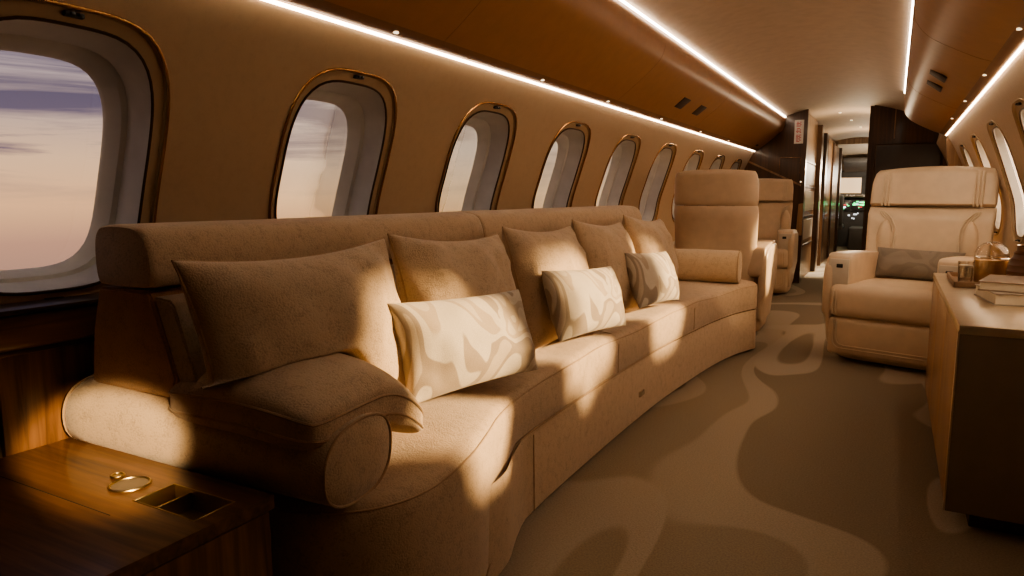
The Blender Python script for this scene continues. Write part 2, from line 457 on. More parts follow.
# LED strips (real light sources tucked in the coves)
def led(name, pts, mat, label, yend, th=None):
    bm = bmesh.new(); loft(bm, [[(x, y, z) for x, z in pts] for y in (.7, yend)], True, True)
    o = obj(name, bm, mat); tag(o, label, 'light strip'); return o
led('cove_light', [(CX-.992, 1.643), (CX-.988, 1.640), (CX-.979, 1.645), (CX-.983, 1.650)], M['led'], 'warm light strip under the overhead bin above the row of sofa windows', 9.35)
led('cove_light', [(CX+.992, 1.643), (CX+.988, 1.640), (CX+.979, 1.645), (CX+.983, 1.650)], M['led'], 'warm light strip under the overhead bin beside the armchair windows', 7.7)
led('ceiling_light_strip', [(CX-.643, 2.046), (CX-.640, 2.044), (CX-.633, 2.050), (CX-.636, 2.056)], M['led_c'], 'pale light strip between headliner and the sofa-side overhead bin', 9.36)
led('ceiling_light_strip', [(CX+.633, 2.045), (CX+.629, 2.042), (CX+.619, 2.050), (CX+.623, 2.058)], M['led_c'], 'pale light strip between headliner and the armchair-side overhead bin', 7.7)

# ------------------------------------------------------------------ wood trim by the near window
bm = bmesh.new()
rb(bm, (.10, 2.60, .085), (wx(-1, .79)+.045, -.16, .785), .014, 3)
tag(obj('trim_3', bm, M['wood_y']), 'walnut side ledge under the near window', kind='structure')
bm = bmesh.new()
rb(bm, (.12, 2.60, .012), (wx(-1, .83)+.045, -.16, .834), .004, 2); rb(bm, (.08, 2.60, .014), (wx(-1, .74)+.042, -.16, .738), .003, 2)
tag(obj('trim_4', bm, M['bronze_dark']), 'dark inlay lines of the side ledge', kind='structure')
bm = bmesh.new()
rb(bm, (.03, .22, .73), (wx(-1, .55)+.012, .93, .367), .004, 2); rb(bm, (.03, 2.1, .73), (wx(-1, .55)+.008, -.24, .367), .004, 2)
tag(obj('trim_5', bm, M['wood_z']), 'upright walnut wall panel under the ledge', kind='structure')

# ------------------------------------------------------------------ sofa
FR = [(-1.74, 1.030), (-1.40, 1.030), (-1.20, 1.033), (-1.10, 1.045), (-1.01, 1.080), (-.95, 1.13), (-.91, 1.21), (-.898, 1.32), (-.904, 1.46), (-.930, 1.58), (-.976, 1.73), (-1.015, 1.90), (-1.033, 2.10), (-1.04, 2.5), (-1.04, 3.0), (-1.03, 3.5), (-1.00, 4.0), (-.955, 4.5), (-.895, 4.85), (-.835, 5.05), (-.812, 5.12), (-.825, 5.18), (-.87, 5.205), (-1.0, 5.21), (-1.3, 5.21), (-1.74, 5.21)]
curve = [Vector((p.x, p.y)) for p in spline([(a, b, 0) for a, b in FR], 6)]
def offs(i, d):
    a = curve[max(i-1, 0)]; b = curve[min(i+1, len(curve)-1)]; t = (b-a).normalized(); nrm = Vector((t.y, -t.x))
    return curve[i]+nrm*d          # +d outwards
sofa = empty('sofa', (-1.3, 3.1, 0), label='long curved beige sofa under the row of windows, with sunlit seat', cat='sofa')
def L(p): return Vector(p)-Vector((-1.3, 3.1, 0))
def sag(x, y):   # slight crown and hollows of the seat top
    t = min(1, max(0, (1.75-y)/.5)); return .006*math.sin((y-1.0)*2*PI/1.3)+.010*noise.noise(Vector((x*4, y*3, 0)))-.045*t*t*(3-2*t)
def inner(i):
    y = min(max(curve[i].y, 1.06), 5.18); return Vector((-1.74, 1.04+(y-1.04)*1.0))
def seatz(i):   # lower hem of the seat skirt
    f = i/len(curve); y = curve[i].y
    if y > 3: return .302
    t = min(1, max(0, (y-1.48)/(1.92-1.48)))
    if curve[i].x < -1.05 and y < 1.2: t = 0
    return .03+.272*(t*t*(3-2*t))
N = len(curve); rows = []
for (d, z) in ((-.012, 'h'), (-.001, 'h2'), (.0, .40), (.0, .44), (-.006, .462), (-.018, .476), (-.034, .483)):
    row = []
    for i in range(N):
        p = offs(i, d); zz = seatz(i) if z == 'h' else (seatz(i)+.012 if z == 'h2' else z)
        if z in (.40, .44, .462, .476, .483): zz += sag(p.x, p.y)*(.3 if z == .40 else 1)
        row.append(L((p.x, p.y, zz)))
    rows.append(row)
for t in (.08, .2, .35, .5, .7, .85, 1.0):
    row = []
    for i in range(N):
        p = offs(i, -.034).lerp(inner(i), t); row.append(L((p.x, p.y, .483+.012*math.sin(PI*min(1, t*1.3))+sag(p.x, p.y))))
    rows.append(row)
bm = bmesh.new(); loft(bm, rows, False, False); obj('seat', bm, M['sofa'], sofa, sharp=60)
# base under the seat
rows = []
def bo(i):
    y = curve[i].y
    if y > 1.98: return -.003
    k = cr([(1.0, -.035), (1.42, -.035), (1.55, -.012), (1.70, .024), (1.82, .016), (1.98, -.003)], y)
    return k
for z, e in ((.018, .004), (.03, .006), (.15, .003), (.285, 0), (.296, -.006)):
    rows.append([L((*offs(i, bo(i)+e), z)) for i in range(N)])
bm = bmesh.new(); loft(bm, rows, False, False); obj('base', bm, M['sofa'], sofa, sharp=60)
bm = bmesh.new(); loft(bm, [[L((*offs(i, -.035), z)) for i in range(N)] for z in (.0, .03)], False, False); obj('plinth', bm, M['slot'], sofa)
# piping on the seat edge and hem
bm = bmesh.new(); tube(bm, [L((*offs(i, -.005), .462+sag(*offs(i, -.005)))) for i in range(6, N-8)], .0028, 6)
tube(bm, [L((*offs(i, .000), seatz(i)+.006)) for i in range(10, N-8)], .003, 6); obj('piping', bm, M['piping'], sofa)
# upright seams on base and skirt
bm = bmesh.new()
for yy in (2.06,):
    i = min(range(40, N-12), key=lambda q: abs(curve[q].y-yy))
    tube(bm, [L((*offs(i, .0045), .02)), L((*offs(i, .001), .29))], .0022, 5)
for yy in (2.95, 4.05):
    i = min(range(40, N-12), key=lambda q: abs(curve[q].y-yy))
    tube(bm, [L((*offs(i, .0), .31)), L((*offs(i, .001), .44)), L((*offs(i, -.034), .484))]+[L((*(offs(i, -.034).lerp(Vector((-1.55, yy)), t)), .4855+.012*math.sin(PI*min(1, t*1.3))+sag(*(offs(i, -.034).lerp(Vector((-1.55, yy)), t))))) for t in (.2, .5, .8)], .0018, 5)
obj('seam', bm, M['piping'], sofa)
# base latch
bm = bmesh.new(); rb(bm, (.008, .07, .026), L((-1.033, 3.24, .135)), .003, 2); obj('latch', bm, M['chrome'], sofa)
# backrest frame : leaning slab, end panel showing
def back_ring(y, zl=.42, zm=.70):
    return [L((x, y, z)) for x, z in ((-1.70, zl), (-1.68, zm), (-1.645, .885), (-1.465, .885), (-1.455, .875), (-1.385+(.002 if zl > .5 else 0), .70), (-1.383 if zl > .5 else -1.30, .69 if zl > .5 else .49), (-1.40 if zl > .5 else -1.34, zl))]
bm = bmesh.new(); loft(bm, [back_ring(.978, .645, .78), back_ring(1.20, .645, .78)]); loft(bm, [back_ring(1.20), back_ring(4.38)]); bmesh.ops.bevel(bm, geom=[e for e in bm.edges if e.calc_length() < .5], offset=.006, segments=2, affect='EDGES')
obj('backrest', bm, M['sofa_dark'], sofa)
bm = bmesh.new()
def strip_ring(y): return [L((x, y, z)) for x, z in ((-1.452, .872), (-1.400, .868), (-1.385, .855), (-1.318, .68), (-1.26, .51), (-1.298, .49), (-1.383, .70))]
loft(bm, [strip_ring(.985), strip_ring(4.37)]); bmesh.ops.bevel(bm, geom=[e for e in bm.edges if e.calc_length() < .5], offset=.005, segments=2, affect='EDGES')
obj('back_panel', bm, M['strip'], sofa)
# top roll, in two lengths
def roll(y0, y1):
    cp = spline([(-1.632, .905, 0), (-1.636, .98, 0), (-1.622, 1.020, 0), (-1.585, 1.032, 0), (-1.500, 1.030, 0), (-1.455, 1.015, 0), (-1.432, .975, 0), (-1.424, .925, 0), (-1.434, .898, 0), (-1.47, .892, 0), (-1.60, .892, 0)], 5, True)
    rings = []
    for y, s in ((y0, .93), (y0+.004, .975), (y0+.014, 1), *[(y0+.014+(y1-y0-.028)*k/24, 1) for k in range(1, 24)], (y1-.014, 1), (y1-.004, .975), (y1, .93)):
        rings.append([L((-1.53+(p.x+1.53)*s, y, .96+(p.y-.96)*s+.003*noise.noise(Vector((p.x*6, y*2.2, p.y*6))))) for p in cp])
    bm = bmesh.new(); loft(bm, rings); return bm
obj('headroll', roll(.968, 2.40), M['sofa'], sofa); obj('headroll', roll(2.405, 4.40), M['sofa'], sofa)

# ------------------------------------------------------------------ cushions
def pillow_bm(w, h, t, pinch=.07, seed=0, wr=.006, nu=36, nv=28, power=.5, bend=None):
    bm = bmesh.new(); sides = []
    for sgn in (1, -1):
        g = []
        for j in range(nv+1):
            row = []
            for i in range(nu+1):
                u = math.sin(PI/2*(-1+2*i/nu)); v = math.sin(PI/2*(-1+2*j/nv))
                x = w/2*u*(1-pinch*(1-v*v)*abs(u)); z = h/2*v*(1-pinch*1.1*(1-u*u)*abs(v))
                d = t/2*(max(0, (1-u**2)*(1-v**2)))**power
                e = min(1, (1-abs(u))*8)*min(1, (1-abs(v))*8)
                d += sgn*0+e*wr*noise.noise(Vector((x*9+seed*3.1, z*9, seed)))+e*wr*.5*noise.noise(Vector((x*22+seed, z*22, seed*2)))
                row.append([x, -sgn*d, z])
            g.append(row)
        sides.append(g)
    V = {}
    def vert(s, i, j):
        edge = i in (0, nu) or j in (0, nv); k = (0 if edge else s, i, j)
        if k not in V:
            p = sides[s][j][i]
            if edge: p = [p[0], 0, p[2]]
            p = Vector(p)
            if bend: p = bend(p)
            V[k] = bm.verts.new(p)
        return V[k]
    for s in (0, 1):
        for j in range(nv):
            for i in range(nu):
                q = [vert(s, i, j), vert(s, i+1, j), vert(s, i+1, j+1), vert(s, i, j+1)]
                bm.faces.new(q if s == 0 else q[::-1])
    loop = [V[(0, i, 0)].co.copy() for i in range(nu)]+[V[(0, nu, j)].co.copy() for j in range(nv)]+[V[(0, i, nv)].co.copy() for i in range(nu, 0, -1)]+[V[(0, 0, j)].co.copy() for j in range(nv, 0, -1)]
    return bm, loop

def cushion(name, w, h, t, loc, yaw, lean, roll_, mat, pmat, label, cat, group, pinch=.07, seed=0, wr=.006, power=.5, pr=.0035, bend=None):
    """front of the cushion is local -Y ; yaw turns that towards the aisle"""
    bm, loop = pillow_bm(w, h, t, pinch, seed, wr, power=power, bend=bend)
    R = Matrix.Rotation(yaw, 4, 'Z') @ Matrix.Rotation(-lean, 4, 'X') @ Matrix.Rotation(roll_, 4, 'Y')
    root = empty(name, loc, label=label, cat=cat, group=group, rot=R.to_euler())
    obj('cover', bm, mat, root, sharp=70)
    if pr:
        b2 = bmesh.new(); tube(b2, loop[::1], pr, 6, True); obj('piping', b2, pmat, root)
    return root
YAW = PI/2     # local -Y -> +X
def lift(p):     # first cushion: lower near corner pushed up by the bolster
    t = min(1, max(0, (.17-p.x)/.16)); t = t*t*(3-2*t); zm = -.26+.235*t
    if p.z < zm+.05: p.z = zm+.05*math.exp((p.z-zm-.05)/.05)*(1)
    return p
g = 'large beige back cushions along the sofa'
cl = ['large beige back cushion nearest the folded box cushion, first in the row', 'second large beige back cushion, partly behind the biggest marbled pillow',
      'third large beige back cushion, between the first and second marbled pillows', 'fourth large beige back cushion, behind the second marbled pillow', 'fifth and farthest large beige back cushion, behind the last marbled pillow']
for i, (yc, w, tw) in enumerate(((1.275, .66, -.02), (1.955, .66, .05), (2.64, .65, .03), (3.30, .66, .05), (4.02, .70, .06))):
    cushion('back_cushion', w, .50, .24, (-1.245, yc, .728), YAW+(-.05 if i == 0 else .02), .24, tw, M['cushion'], M['piping'], cl[i], 'cushion', g, .10, i+1, .016, .45, .003, lift if i == 0 else None)
g = 'marbled throw pillows on the sofa'
pl = ['biggest, nearest cream marbled throw pillow, leaning on the second back cushion', 'middle cream marbled throw pillow on the sofa seat', 'farthest cream marbled throw pillow on the sofa seat']
for i, (yc, w, h, tw, yw) in enumerate(((1.735, .61, .275, .05, -.10), (2.64, .62, .275, .06, -.05), (3.54, .62, .28, .06, -.02))):
    cushion('throw_pillow', w, h, .15, (-1.08, yc, .672), YAW+yw, .32, tw, M['pillow'], M['piping'], pl[i], 'pillow', g, .06, 20+i, .010, .45, 0)

# bolsters
def bolster(loc, rz, length, ry, rz_, label, droop=0):
    root = empty('bolster', loc, rot=(0, droop, rz), label=label, cat='bolster', group='bolsters at the sofa ends')
    rings = []; n = 40
    def sec(x, s):
        out = []
        for k in range(n):
            a = 2*PI*k/n; u, v = sup(a, ry, rz_, 2.5)
            dz = .004*noise.noise(Vector((x*5, u*9, v*9)))
            out.append(Vector((x, u*s, v*s+dz)))
        return out
    X = length/2
    for x, s in ((-X, .80), (-X+.004, .93), (-X+.016, 1), *[(-X+.016+(2*X-.032)*k/14, 1+.015*math.sin(PI*k/14)) for k in range(1, 14)], (X-.016, 1), (X-.004, .965), (X, .93)):
        rings.append(sec(x, s))
    bm = bmesh.new(); R = loft(bm, rings, True, False)
    for ring, sx in ((R[0], -1), (R[-1], 1)):
        inner_ = [bm.verts.new((v.co.x+sx*.008, v.co.y*.5, v.co.z*.5)) for v in ring]; c = bm.verts.new((ring[0].co.x+sx*.010, 0, 0))
        for k in range(n):
            j = (k+1) % n; bm.faces.new((ring[k], ring[j], inner_[j], inner_[k])); bm.faces.new((inner_[k], inner_[j], c))
    obj('cover', bm, M['cushion'], root, sharp=50)
    bm = bmesh.new()
    tube(bm, sec(X-.001, .985), .0035, 6, True); tube(bm, sec(-X+.004, .96), .0035, 6, True)
    obj('piping', bm, M['piping'], root)
    return root
bolster((-1.372, 1.085, .548), .10, .78, .124, .092, 'beige bolster roll lying across the near end of the sofa beside the walnut cabinet', .045)
bolster((-1.165, 4.99, .605), .06, .50, .125, .112, 'short beige bolster at the far end of the sofa against the first seat back')

# boxed lounge cushion draped over the near bolster
def box_cushion():
    root = empty('box_cushion', (-1.215, 1.195, .640), label='square boxed beige cushion with piped edges draped over the near bolster', cat='cushion')
    root.rotation_euler = (0, .03, .06)
    W, t, band = .455, .15, .046
    def bend(p):
        x, y, z = p; z += -2.3*max(0, y)**2-.2*max(0, -x-.05)**2-.25*max(0, x)**2
        return Vector((x, y, z))
    bm = bmesh.new(); nu = 30; G = {}
    def P(i, j, s):
        u = math.sin(PI/2*(-1+2*i/nu)); v = math.sin(PI/2*(-1+2*j/nu))
        x = W/2*u*(1-.06*(1-v*v)*abs(u)); y = W/2*v*(1-.06*(1-u*u)*abs(v))
        c = 1-.10*(abs(u)*abs(v))**5; x *= c; y *= c
        d = band/2*(.75+.25*(1-(u*v)**4))+t/2*((1-u*u)*(1-v*v))**.44+.004*noise.noise(Vector((x*12, y*12, s)))*((1-u*u)*(1-v*v))**.3
        return bend(Vector((x, y, s*d)))
    for s in (1, -1):
        for j in range(nu+1):
            for i in range(nu+1): G[(s, i, j)] = bm.verts.new(P(i, j, s))
        for j in range(nu):
            for i in range(nu): bm.faces.new([G[(s, *q)] for q in ((i, j), (i+1, j), (i+1, j+1), (i, j+1))])
    bl = [(i, 0) for i in range(nu)]+[(nu, j) for j in range(nu)]+[(i, nu) for i in range(nu, 0, -1)]+[(0, j) for j in range(nu, 0, -1)]
    for k in range(len(bl)):
        a, b = bl[k], bl[(k+1) % len(bl)]; bm.faces.new((G[(1, *a)], G[(1, *b)], G[(-1, *b)], G[(-1, *a)]))
    lp = [[G[(s, *q)].co.copy() for q in bl] for s in (1, -1)]
    obj('cover', bm, M['cushion'], root, sharp=60)
    bm = bmesh.new()
    for l_ in lp: tube(bm, l_, .0038, 6, True)
    obj('piping', bm, M['piping'], root)
box_cushion()

# ------------------------------------------------------------------ side cabinet with cup holder and tray recess
def side_cabinet():
    ox, oy = -1.37, .55
    root = empty('side_cabinet', (ox, oy, 0), label='walnut side cabinet with cup ring and brass-lined recess at the near end of the sofa', cat='cabinet')
    x0, x1, y0, y1, zt = -1.77, -1.065, .10, .955, .50
    rx0, rx1, ry0, ry1 = -1.29, -1.105, .800, .895
    bm = bmesh.new(); xs = [x0, rx0, rx1, x1-.006, x1]; 
    def q(pts): bm.faces.new([bm.verts.new((a-ox, b-oy, c)) for a, b, c in pts])
    X = [x0, rx0, rx1, x1]; Yv = [y0, ry0, ry1, y1]
    for i in range(3):
        for j in range(3):
            if i == 1 and j == 1: continue
            q([(X[i], Yv[j], zt), (X[i+1], Yv[j], zt), (X[i+1], Yv[j+1], zt), (X[i], Yv[j+1], zt)])
    q([(x1, y0, zt), (x1, y1, zt), (x1, y1, zt-.028), (x1, y0, zt-.028)]); q([(x0, y0, zt), (x1, y0, zt), (x1, y0, zt-.028), (x0, y0, zt-.028)])
    q([(x0, y1, zt), (x1, y1, zt), (x1, y1, zt-.028), (x0, y1, zt-.028)]); q([(x0, y0, zt), (x0, y1, zt), (x0, y1, zt-.028), (x0, y0, zt-.028)])
    bmesh.ops.remove_doubles(bm, verts=bm.verts, dist=1e-5)
    obj('top', bm, M['wood_x'], root, sharp=30)
    box('body', (x1-x0-.01, y1-y0-.01, .37), ((x0+x1)/2-ox-.002, (y0+y1)/2-oy, .245), M['wood_z'], root, .003, 2)
    box('toe_kick', (x1-x0-.06, y1-y0-.06, .06), ((x0+x1)/2-ox, (y0+y1)/2-oy, .03), M['slot'], root, .002, 2)
    for a, b in ((y0+.012, .515), (.525, y1-.012)):
        box('drawer_front', (.014, b-a, .42), (x1-ox-.008, (a+b)/2-oy, .259), M['wood_z'], root, .003, 2)
    # recess lining : open brass box
    bm = bmesh.new(); d = .045; w = .004
    for (sx, sy, sz, cx, cy, cz) in ((rx1-rx0, ry1-ry0, w, (rx0+rx1)/2, (ry0+ry1)/2, zt-d), (w, ry1-ry0, d, rx0+w/2, (ry0+ry1)/2, zt-d/2+.001), (w, ry1-ry0, d, rx1-w/2, (ry0+ry1)/2, zt-d/2+.001),
                                 (rx1-rx0, w, d, (rx0+rx1)/2, ry0+w/2, zt-d/2+.001), (rx1-rx0, w, d, (rx0+rx1)/2, ry1-w/2, zt-d/2+.001), (w, ry1-ry0, d*.8, rx0+.055, (ry0+ry1)/2, zt-d*.55)):
        rb(bm, (sx, sy, sz), (cx-ox, cy-oy, cz), .001, 1)
    obj('brass_recess', bm, M['brass'], root)
    bm = bmesh.new(); cx, cy = -1.365-ox, .845-oy
    ring = [(cx+.038*math.cos(a), cy+.038*math.sin(a), zt+.002) for a in [2*PI*k/40 for k in range(40)]]
    tube(bm, ring, .003, 8, True); obj('cup_ring', bm, M['brass'], root)
    bm = bmesh.new(); lathe(bm, [(.036, -.0), (.036, .0015)], (cx, cy, zt), 36); obj('cup_lid', bm, M['bronze_face'], root)
    bm = bmesh.new(); cx, cy = -1.43-ox, .86-oy
    tube(bm, [(cx+.012*math.cos(a), cy+.012*math.sin(a), zt+.003) for a in [2*PI*k/20 for k in range(20)]], .003, 6, True); lathe(bm, [(.008, 0), (.008, .004)], (cx, cy, zt), 16)
    obj('push_button', bm, M['brass'], root)
    bm = bmesh.new(); tube(bm, [(x0-ox+.03, .74-oy, zt+.0005), (x1-ox-.20, .74-oy, zt+.0005)], .0012, 5); obj('lid_seam', bm, M['slot'], root)
side_cabinet()

# ------------------------------------------------------------------ armchairs
def armchair(name, loc, rz, label, W=.78, BW=1.0, group=None):
    root = empty(name, loc, rz, label=label, cat='armchair', group=group)
    # base skirt, narrowing down
    bm = bmesh.new(); rings = []
    for z, s, f in ((.02, .90, .0), (.035, .93, .0), (.10, .96, .0), (.20, .99, 0), (.33, 1.0, 0), (.40, 1.0, 0)):
        ring = []
        for k in range(64):
            u, v = sup(2*PI*k/64, W/2*s, .335*s, 5); ring.append((u, v+.0, z))
        rings.append(ring)
    loft(bm, rings); obj('base', bm, M['leather'], root)
    bm = bmesh.new(); loft(bm, [[(.30*math.cos(a), .27*math.sin(a), z) for a in [2*PI*k/40 for k in range(40)]] for z in (0, .03)]); obj('swivel_plinth', bm, M['slot'], root)
    # seat cushion
    def cushbox(sx, sy, sz, c, r, crown=.02, seg=4):
        bm = bmesh.new(); rb(bm, (sx, sy, sz), (0, 0, 0), r, seg)
        bmesh.ops.subdivide_edges(bm, edges=[e for e in bm.edges if e.calc_length() > .1], cuts=8, use_grid_fill=True)
        for v in bm.verts:
            k = max(0, 1-(2*v.co.x/sx)**2)*max(0, 1-(2*v.co.y/sy)**2)
            if v.co.z > 0: v.co.z += crown*k
            k2 = max(0, 1-(2*v.co.x/sx)**2)*max(0, 1-(2*v.co.z/sz)**2)
            if v.co.y < 0: v.co.y -= crown*.6*k2
            v.co += Vector(c)
        return bm
    SW = W*.46
    obj('seat', cushbox(SW*2, .64, .215, (0, -.085, .412), .05), M['leather'], root, sharp=60)
    bm = bmesh.new()
    for xx in (-SW+.060, -SW+.040, SW-.060, SW-.040):
        tube(bm, [(xx, -.410, .33), (xx, -.414, .42), (xx, -.404, .480), (xx, -.375, .512), (xx, -.33, .521)], .0045, 6)
    obj('seat_piping', bm, M['leather_pip'], root)
    bm = cushbox(SW*2, .07, .245, (0, -.345, .175), .028, .012); obj('leg_rest', bm, M['leather'], root, sharp=60)
    bm = bmesh.new()
    for ins in (.040, .060):
        x, zb, zt_, r = SW-ins, .058+ins, .292, .05
        pts = [(-x, -.386, zt_), (-x, -.388, zb+r)]+[(-x+r-r*math.cos(a), -.388, zb+r-r*math.sin(a)) for a in (.4, .8, 1.2)]+[(-x+r, -.388, zb), (x-r, -.388, zb)]+[(x-r+r*math.sin(a), -.388, zb+r-r*math.cos(a)) for a in (.4, .8, 1.2)]+[(x, -.388, zb+r), (x, -.386, zt_)]
        tube(bm, pts, .0045, 6)
    obj('leg_rest_piping', bm, M['leather_pip'], root)
    # armrests : padded top box plus side shell running down to the base
    for s in (-1, 1):
        bm = bmesh.new(); pr = spline([(-.365, .56, 0), (-.362, .68, 0), (-.345, .712, 0), (-.30, .722, 0), (-.10, .720, 0), (.20, .705, 0), (.31, .68, 0), (.33, .58, 0), (.32, .475, 0), (.20, .46, 0), (-.20, .46, 0), (-.335, .465, 0), (-.360, .49, 0)], 5, True)
        rings = []; x0 = W/2-.155
        for x, sc in ((.0, .95), (.006, .98), (.018, 1), (.137, 1), (.149, .985), (.155, .95)):
            rings.append([(s*(x0+x), -.02+(p.x+.02)*sc, .59+(p.y-.59)*sc) for p in pr])
        loft(bm, rings); a = obj('armrest', bm, M['leather'], root, sharp=50)
        bm = bmesh.new(); rb(bm, (.130, .012, .185), (s*(W/2-.078), -.362, .592), .005, 2); obj('arm_front_panel', bm, M['panel_cream'], a)
        box('control_button', (.040, .012, .026), (s*(W/2-.085), -.366, .640), M['black'], a, .003, 2)
        bm = bmesh.new(); pr = spline([(-.385, .52, 0), (-.378, .60, 0), (-.355, .66, 0), (-.28, .70, 0), (.10, .69, 0), (.30, .65, 0), (.33, .50, 0), (.33, .22, 0), (.30, .12, 0), (.10, .09, 0), (-.25, .09, 0), (-.33, .12, 0), (-.365, .22, 0), (-.385, .40, 0)], 5, True)
        rings = []
        for x, sc in ((.0, .955), (.006, .985), (.018, 1), (.040, 1), (.055, .985), (.062, .94)):
            rings.append([(s*(W/2-.045+x*(1.0 if p.y > .3 else .55)), -.02+(p.x+.02)*sc, .42+(p.y-.42)*sc) for p in pr])
        loft(bm, rings); obj('side_shell', bm, M['leather'], root, sharp=50)
    # backrest : curved wings
    def bf(x, z, t=0):     # front surface y of the back at x, z
        rec = .255+.15*(z-.5)
        return rec-.055*abs(x/(.35*BW))**3.2 + t
    def backmesh(z0, z1, hwid, t, bulge=.0, nz=12, topround=.03):
        bm = bmesh.new(); nx = 28; rings = []
        for j in range(nz+1):
            z = z0+(z1-z0)*j/nz
            e = min((z-z0), (z1-z))
            q_ = math.sqrt(max(0, 1-(1-min(1, e/topround))**2))
            hwz = hwid(z); ring = []
            for i in range(nx+1):
                x = hwz*math.sin(PI/2*(-1+2*i/nx))*(.985+.015*q_); c = max(0, 1-(x/hwz)**8)**.5
                ring.append((x, bf(x, z)-bulge*(1-(x/hwz)**2)+.03*(1-c)+.03*(1-q_), z))
            for i in range(nx, -1, -1):
                x = hwz*math.sin(PI/2*(-1+2*i/nx))*(.985+.015*q_); c = max(0, 1-(x/hwz)**4)**.5
                ring.append((x, bf(x, z)+.045+(t-.045)*c*1.0-.02*(1-q_), z))
            rings.append(ring)
        loft(bm, rings); return bm
    obj('backrest', backmesh(.42, 1.015, lambda z: BW*(.325+.02*(z-.4)/.6), .13, .015), M['leather'], root, sharp=45)
    hb = backmesh(1.018, 1.296, lambda z: BW*(.340-.012*max(0, (z-1.16)/.10)**2), .115, .022, 12, .03)
    for v in hb.verts: v.co.z += -.018*(v.co.x/.34)**2*max(0, (v.co.z-1.05)/.21)
    h = obj('headrest', hb, M['leather'], root, sharp=45)
    bm = bmesh.new()
    for s in (-1, 1):
        for xx in (.228*BW, .248*BW, .268*BW):
            tube(bm, [(s*xx, bf(xx, z)-.022*(1-(xx/(.34*BW))**2)-.0045+(.010 if z > 1.225 or z < 1.03 else 0), z-.018*(xx/.34)**2*max(0, (z-1.05)/.21)) for z in (1.025, 1.06, 1.12, 1.18, 1.24, 1.268)], .0062, 6)
    obj('headrest_piping', bm, M['leather_pip'], h)
    bm = bmesh.new()
    for s in (-1, 1):
        for k in range(3):
            o_ = k*.018
            tube(bm, [(s*(x+o_), bf(x+o_, z)-.015*(1-((x+o_)/.34)**2)-.0045, z) for x, z in ((.285-o_*.6, .99), (.262, .97), (.225, .93), (.200, .87), (.195, .80), (.205, .70), (.225, .58))], .0062, 6)
    obj('back_piping', bm, M['leather_pip'], root)
    bm = bmesh.new()
    for s in (-1, 1):
        t_ = bmesh.new(); bmesh.ops.create_uvsphere(t_, u_segments=20, v_segments=12, radius=1)
        for v in t_.verts: v.co = Vector((s*.262+v.co.x*.052, bf(.26, .76)+v.co.y*.030-.003, .755+v.co.z*.17))
        me = bpy.data.meshes.new('t'); t_.to_mesh(me); t_.free(); bm.from_mesh(me); bpy.data.meshes.remove(me)
    obj('side_bolster', bm, M['leather'], root)
    return root
gq = 'beige leather swivel armchairs'
def split_named(names):
    for o in list(bpy.data.objects):
        if o.type == 'MESH' and o.parent and o.name.split('.')[0] in names: split_islands(o)
ac = armchair('armchair', (.12, 5.30, 0), -.30, 'wide beige leather armchair turned towards the sofa, holding a grey pillow', .80, 1.13)
a2 = armchair('armchair', (-1.25, 5.98, 0), PI+.03, 'beige leather armchair just beyond the sofa, seen from behind', .78, .95)
bpy.context.view_layer.update(); split_named(('piping', 'seam', 'side_bolster', 'seat_piping', 'back_piping', 'headrest_piping', 'leg_rest_piping', 'bronze_trim_'))
a3 = copy_tree(a2); a3.location = (-1.35, 8.45, 0); a3.rotation_euler = (0, 0, .05); a3['label'] = 'far beige leather armchair in front of the dark wood bulkhead, facing aft'
for a in (ac, a2, a3): a['group'] = gq
# lumbar pillow on the right chair
c_, s_ = math.cos(-.30), math.sin(-.30)
def chair_pt(x, y): return (.12+x*c_-y*s_, 5.30+x*s_+y*c_)
px, py = chair_pt(.0, .135)
cushion('lumbar_pillow', .54, .21, .13, (px, py, .635), -.30, .34, .02, M['pillow_grey'], M['piping'], 'grey patterned lumbar pillow on the seat of the armchair near the table', 'pillow', None, .05, 40, .008, .45, 0)

# ------------------------------------------------------------------ credenza
def credenza():
    ox, oy = .385, 3.45
    root = empty('credenza', (ox, oy, 0), label='long low credenza with champagne metal top and bronze end panel', cat='credenza')
    x0, x1, y0, y1 = .205, .60, 2.60, 4.32
    box('top', (x1-x0, y1-y0, .030), ((x0+x1)/2-ox, (y0+y1)/2-oy, .676), M['gold'], root, .004, 2)
    box('end_panel', (x1-x0-.004, .022, .598), ((x0+x1)/2-ox+.001, y0+.013-oy, .369), M['bronze_face'], root, .003, 2)
    box('body', (x1-x0-.03, y1-y0-.05, .592), ((x0+x1)/2-ox+.012, (y0+y1)/2-oy+.005, .371), M['tanwood'], root, .003, 2)
    ys = [y0+.026, y0+.60, y0+1.17, y1-.005]
    for a, b in zip(ys[:-1], ys[1:]):
        box('door', (.016, b-a-.006, .585), (x0+.010-ox, (a+b)/2-oy, .371), M['orangewood'], root, .003, 2)
    box('edge_trim', (.006, .006, .60), (x0+.001-ox, y0+.004-oy, .37), M['gold'], root, .001, 1)
    box('plinth', (x1-x0-.10, y1-y0-.16, .075), ((x0+x1)/2-ox+.03, (y0+y1)/2-oy, .0375), M['darkwood'], root, .003, 2)
credenza()
ZT = .691
def book(loc, rz, w, d, t, mat, label):
    root = empty('book', loc, rz, label=label, cat='book', group='books on the credenza')
    bm = bmesh.new(); rb(bm, (w, d, .004), (0, 0, t-.002), .0015, 2); rb(bm, (w, d, .004), (0, 0, .002), .0015, 2); rb(bm, (.004, d, t), (w/2-.002, 0, t/2), .0015, 2)
    obj('cover', bm, mat, root); box('pages', (w-.012, d-.012, t-.008), (-.001, 0, t/2), M['paper'], root, .001, 1)
book((.455, 3.30, ZT), .12, .25, .31, .045, M['book_grey'], 'lower pale hardback book, bottom of the two on the credenza')
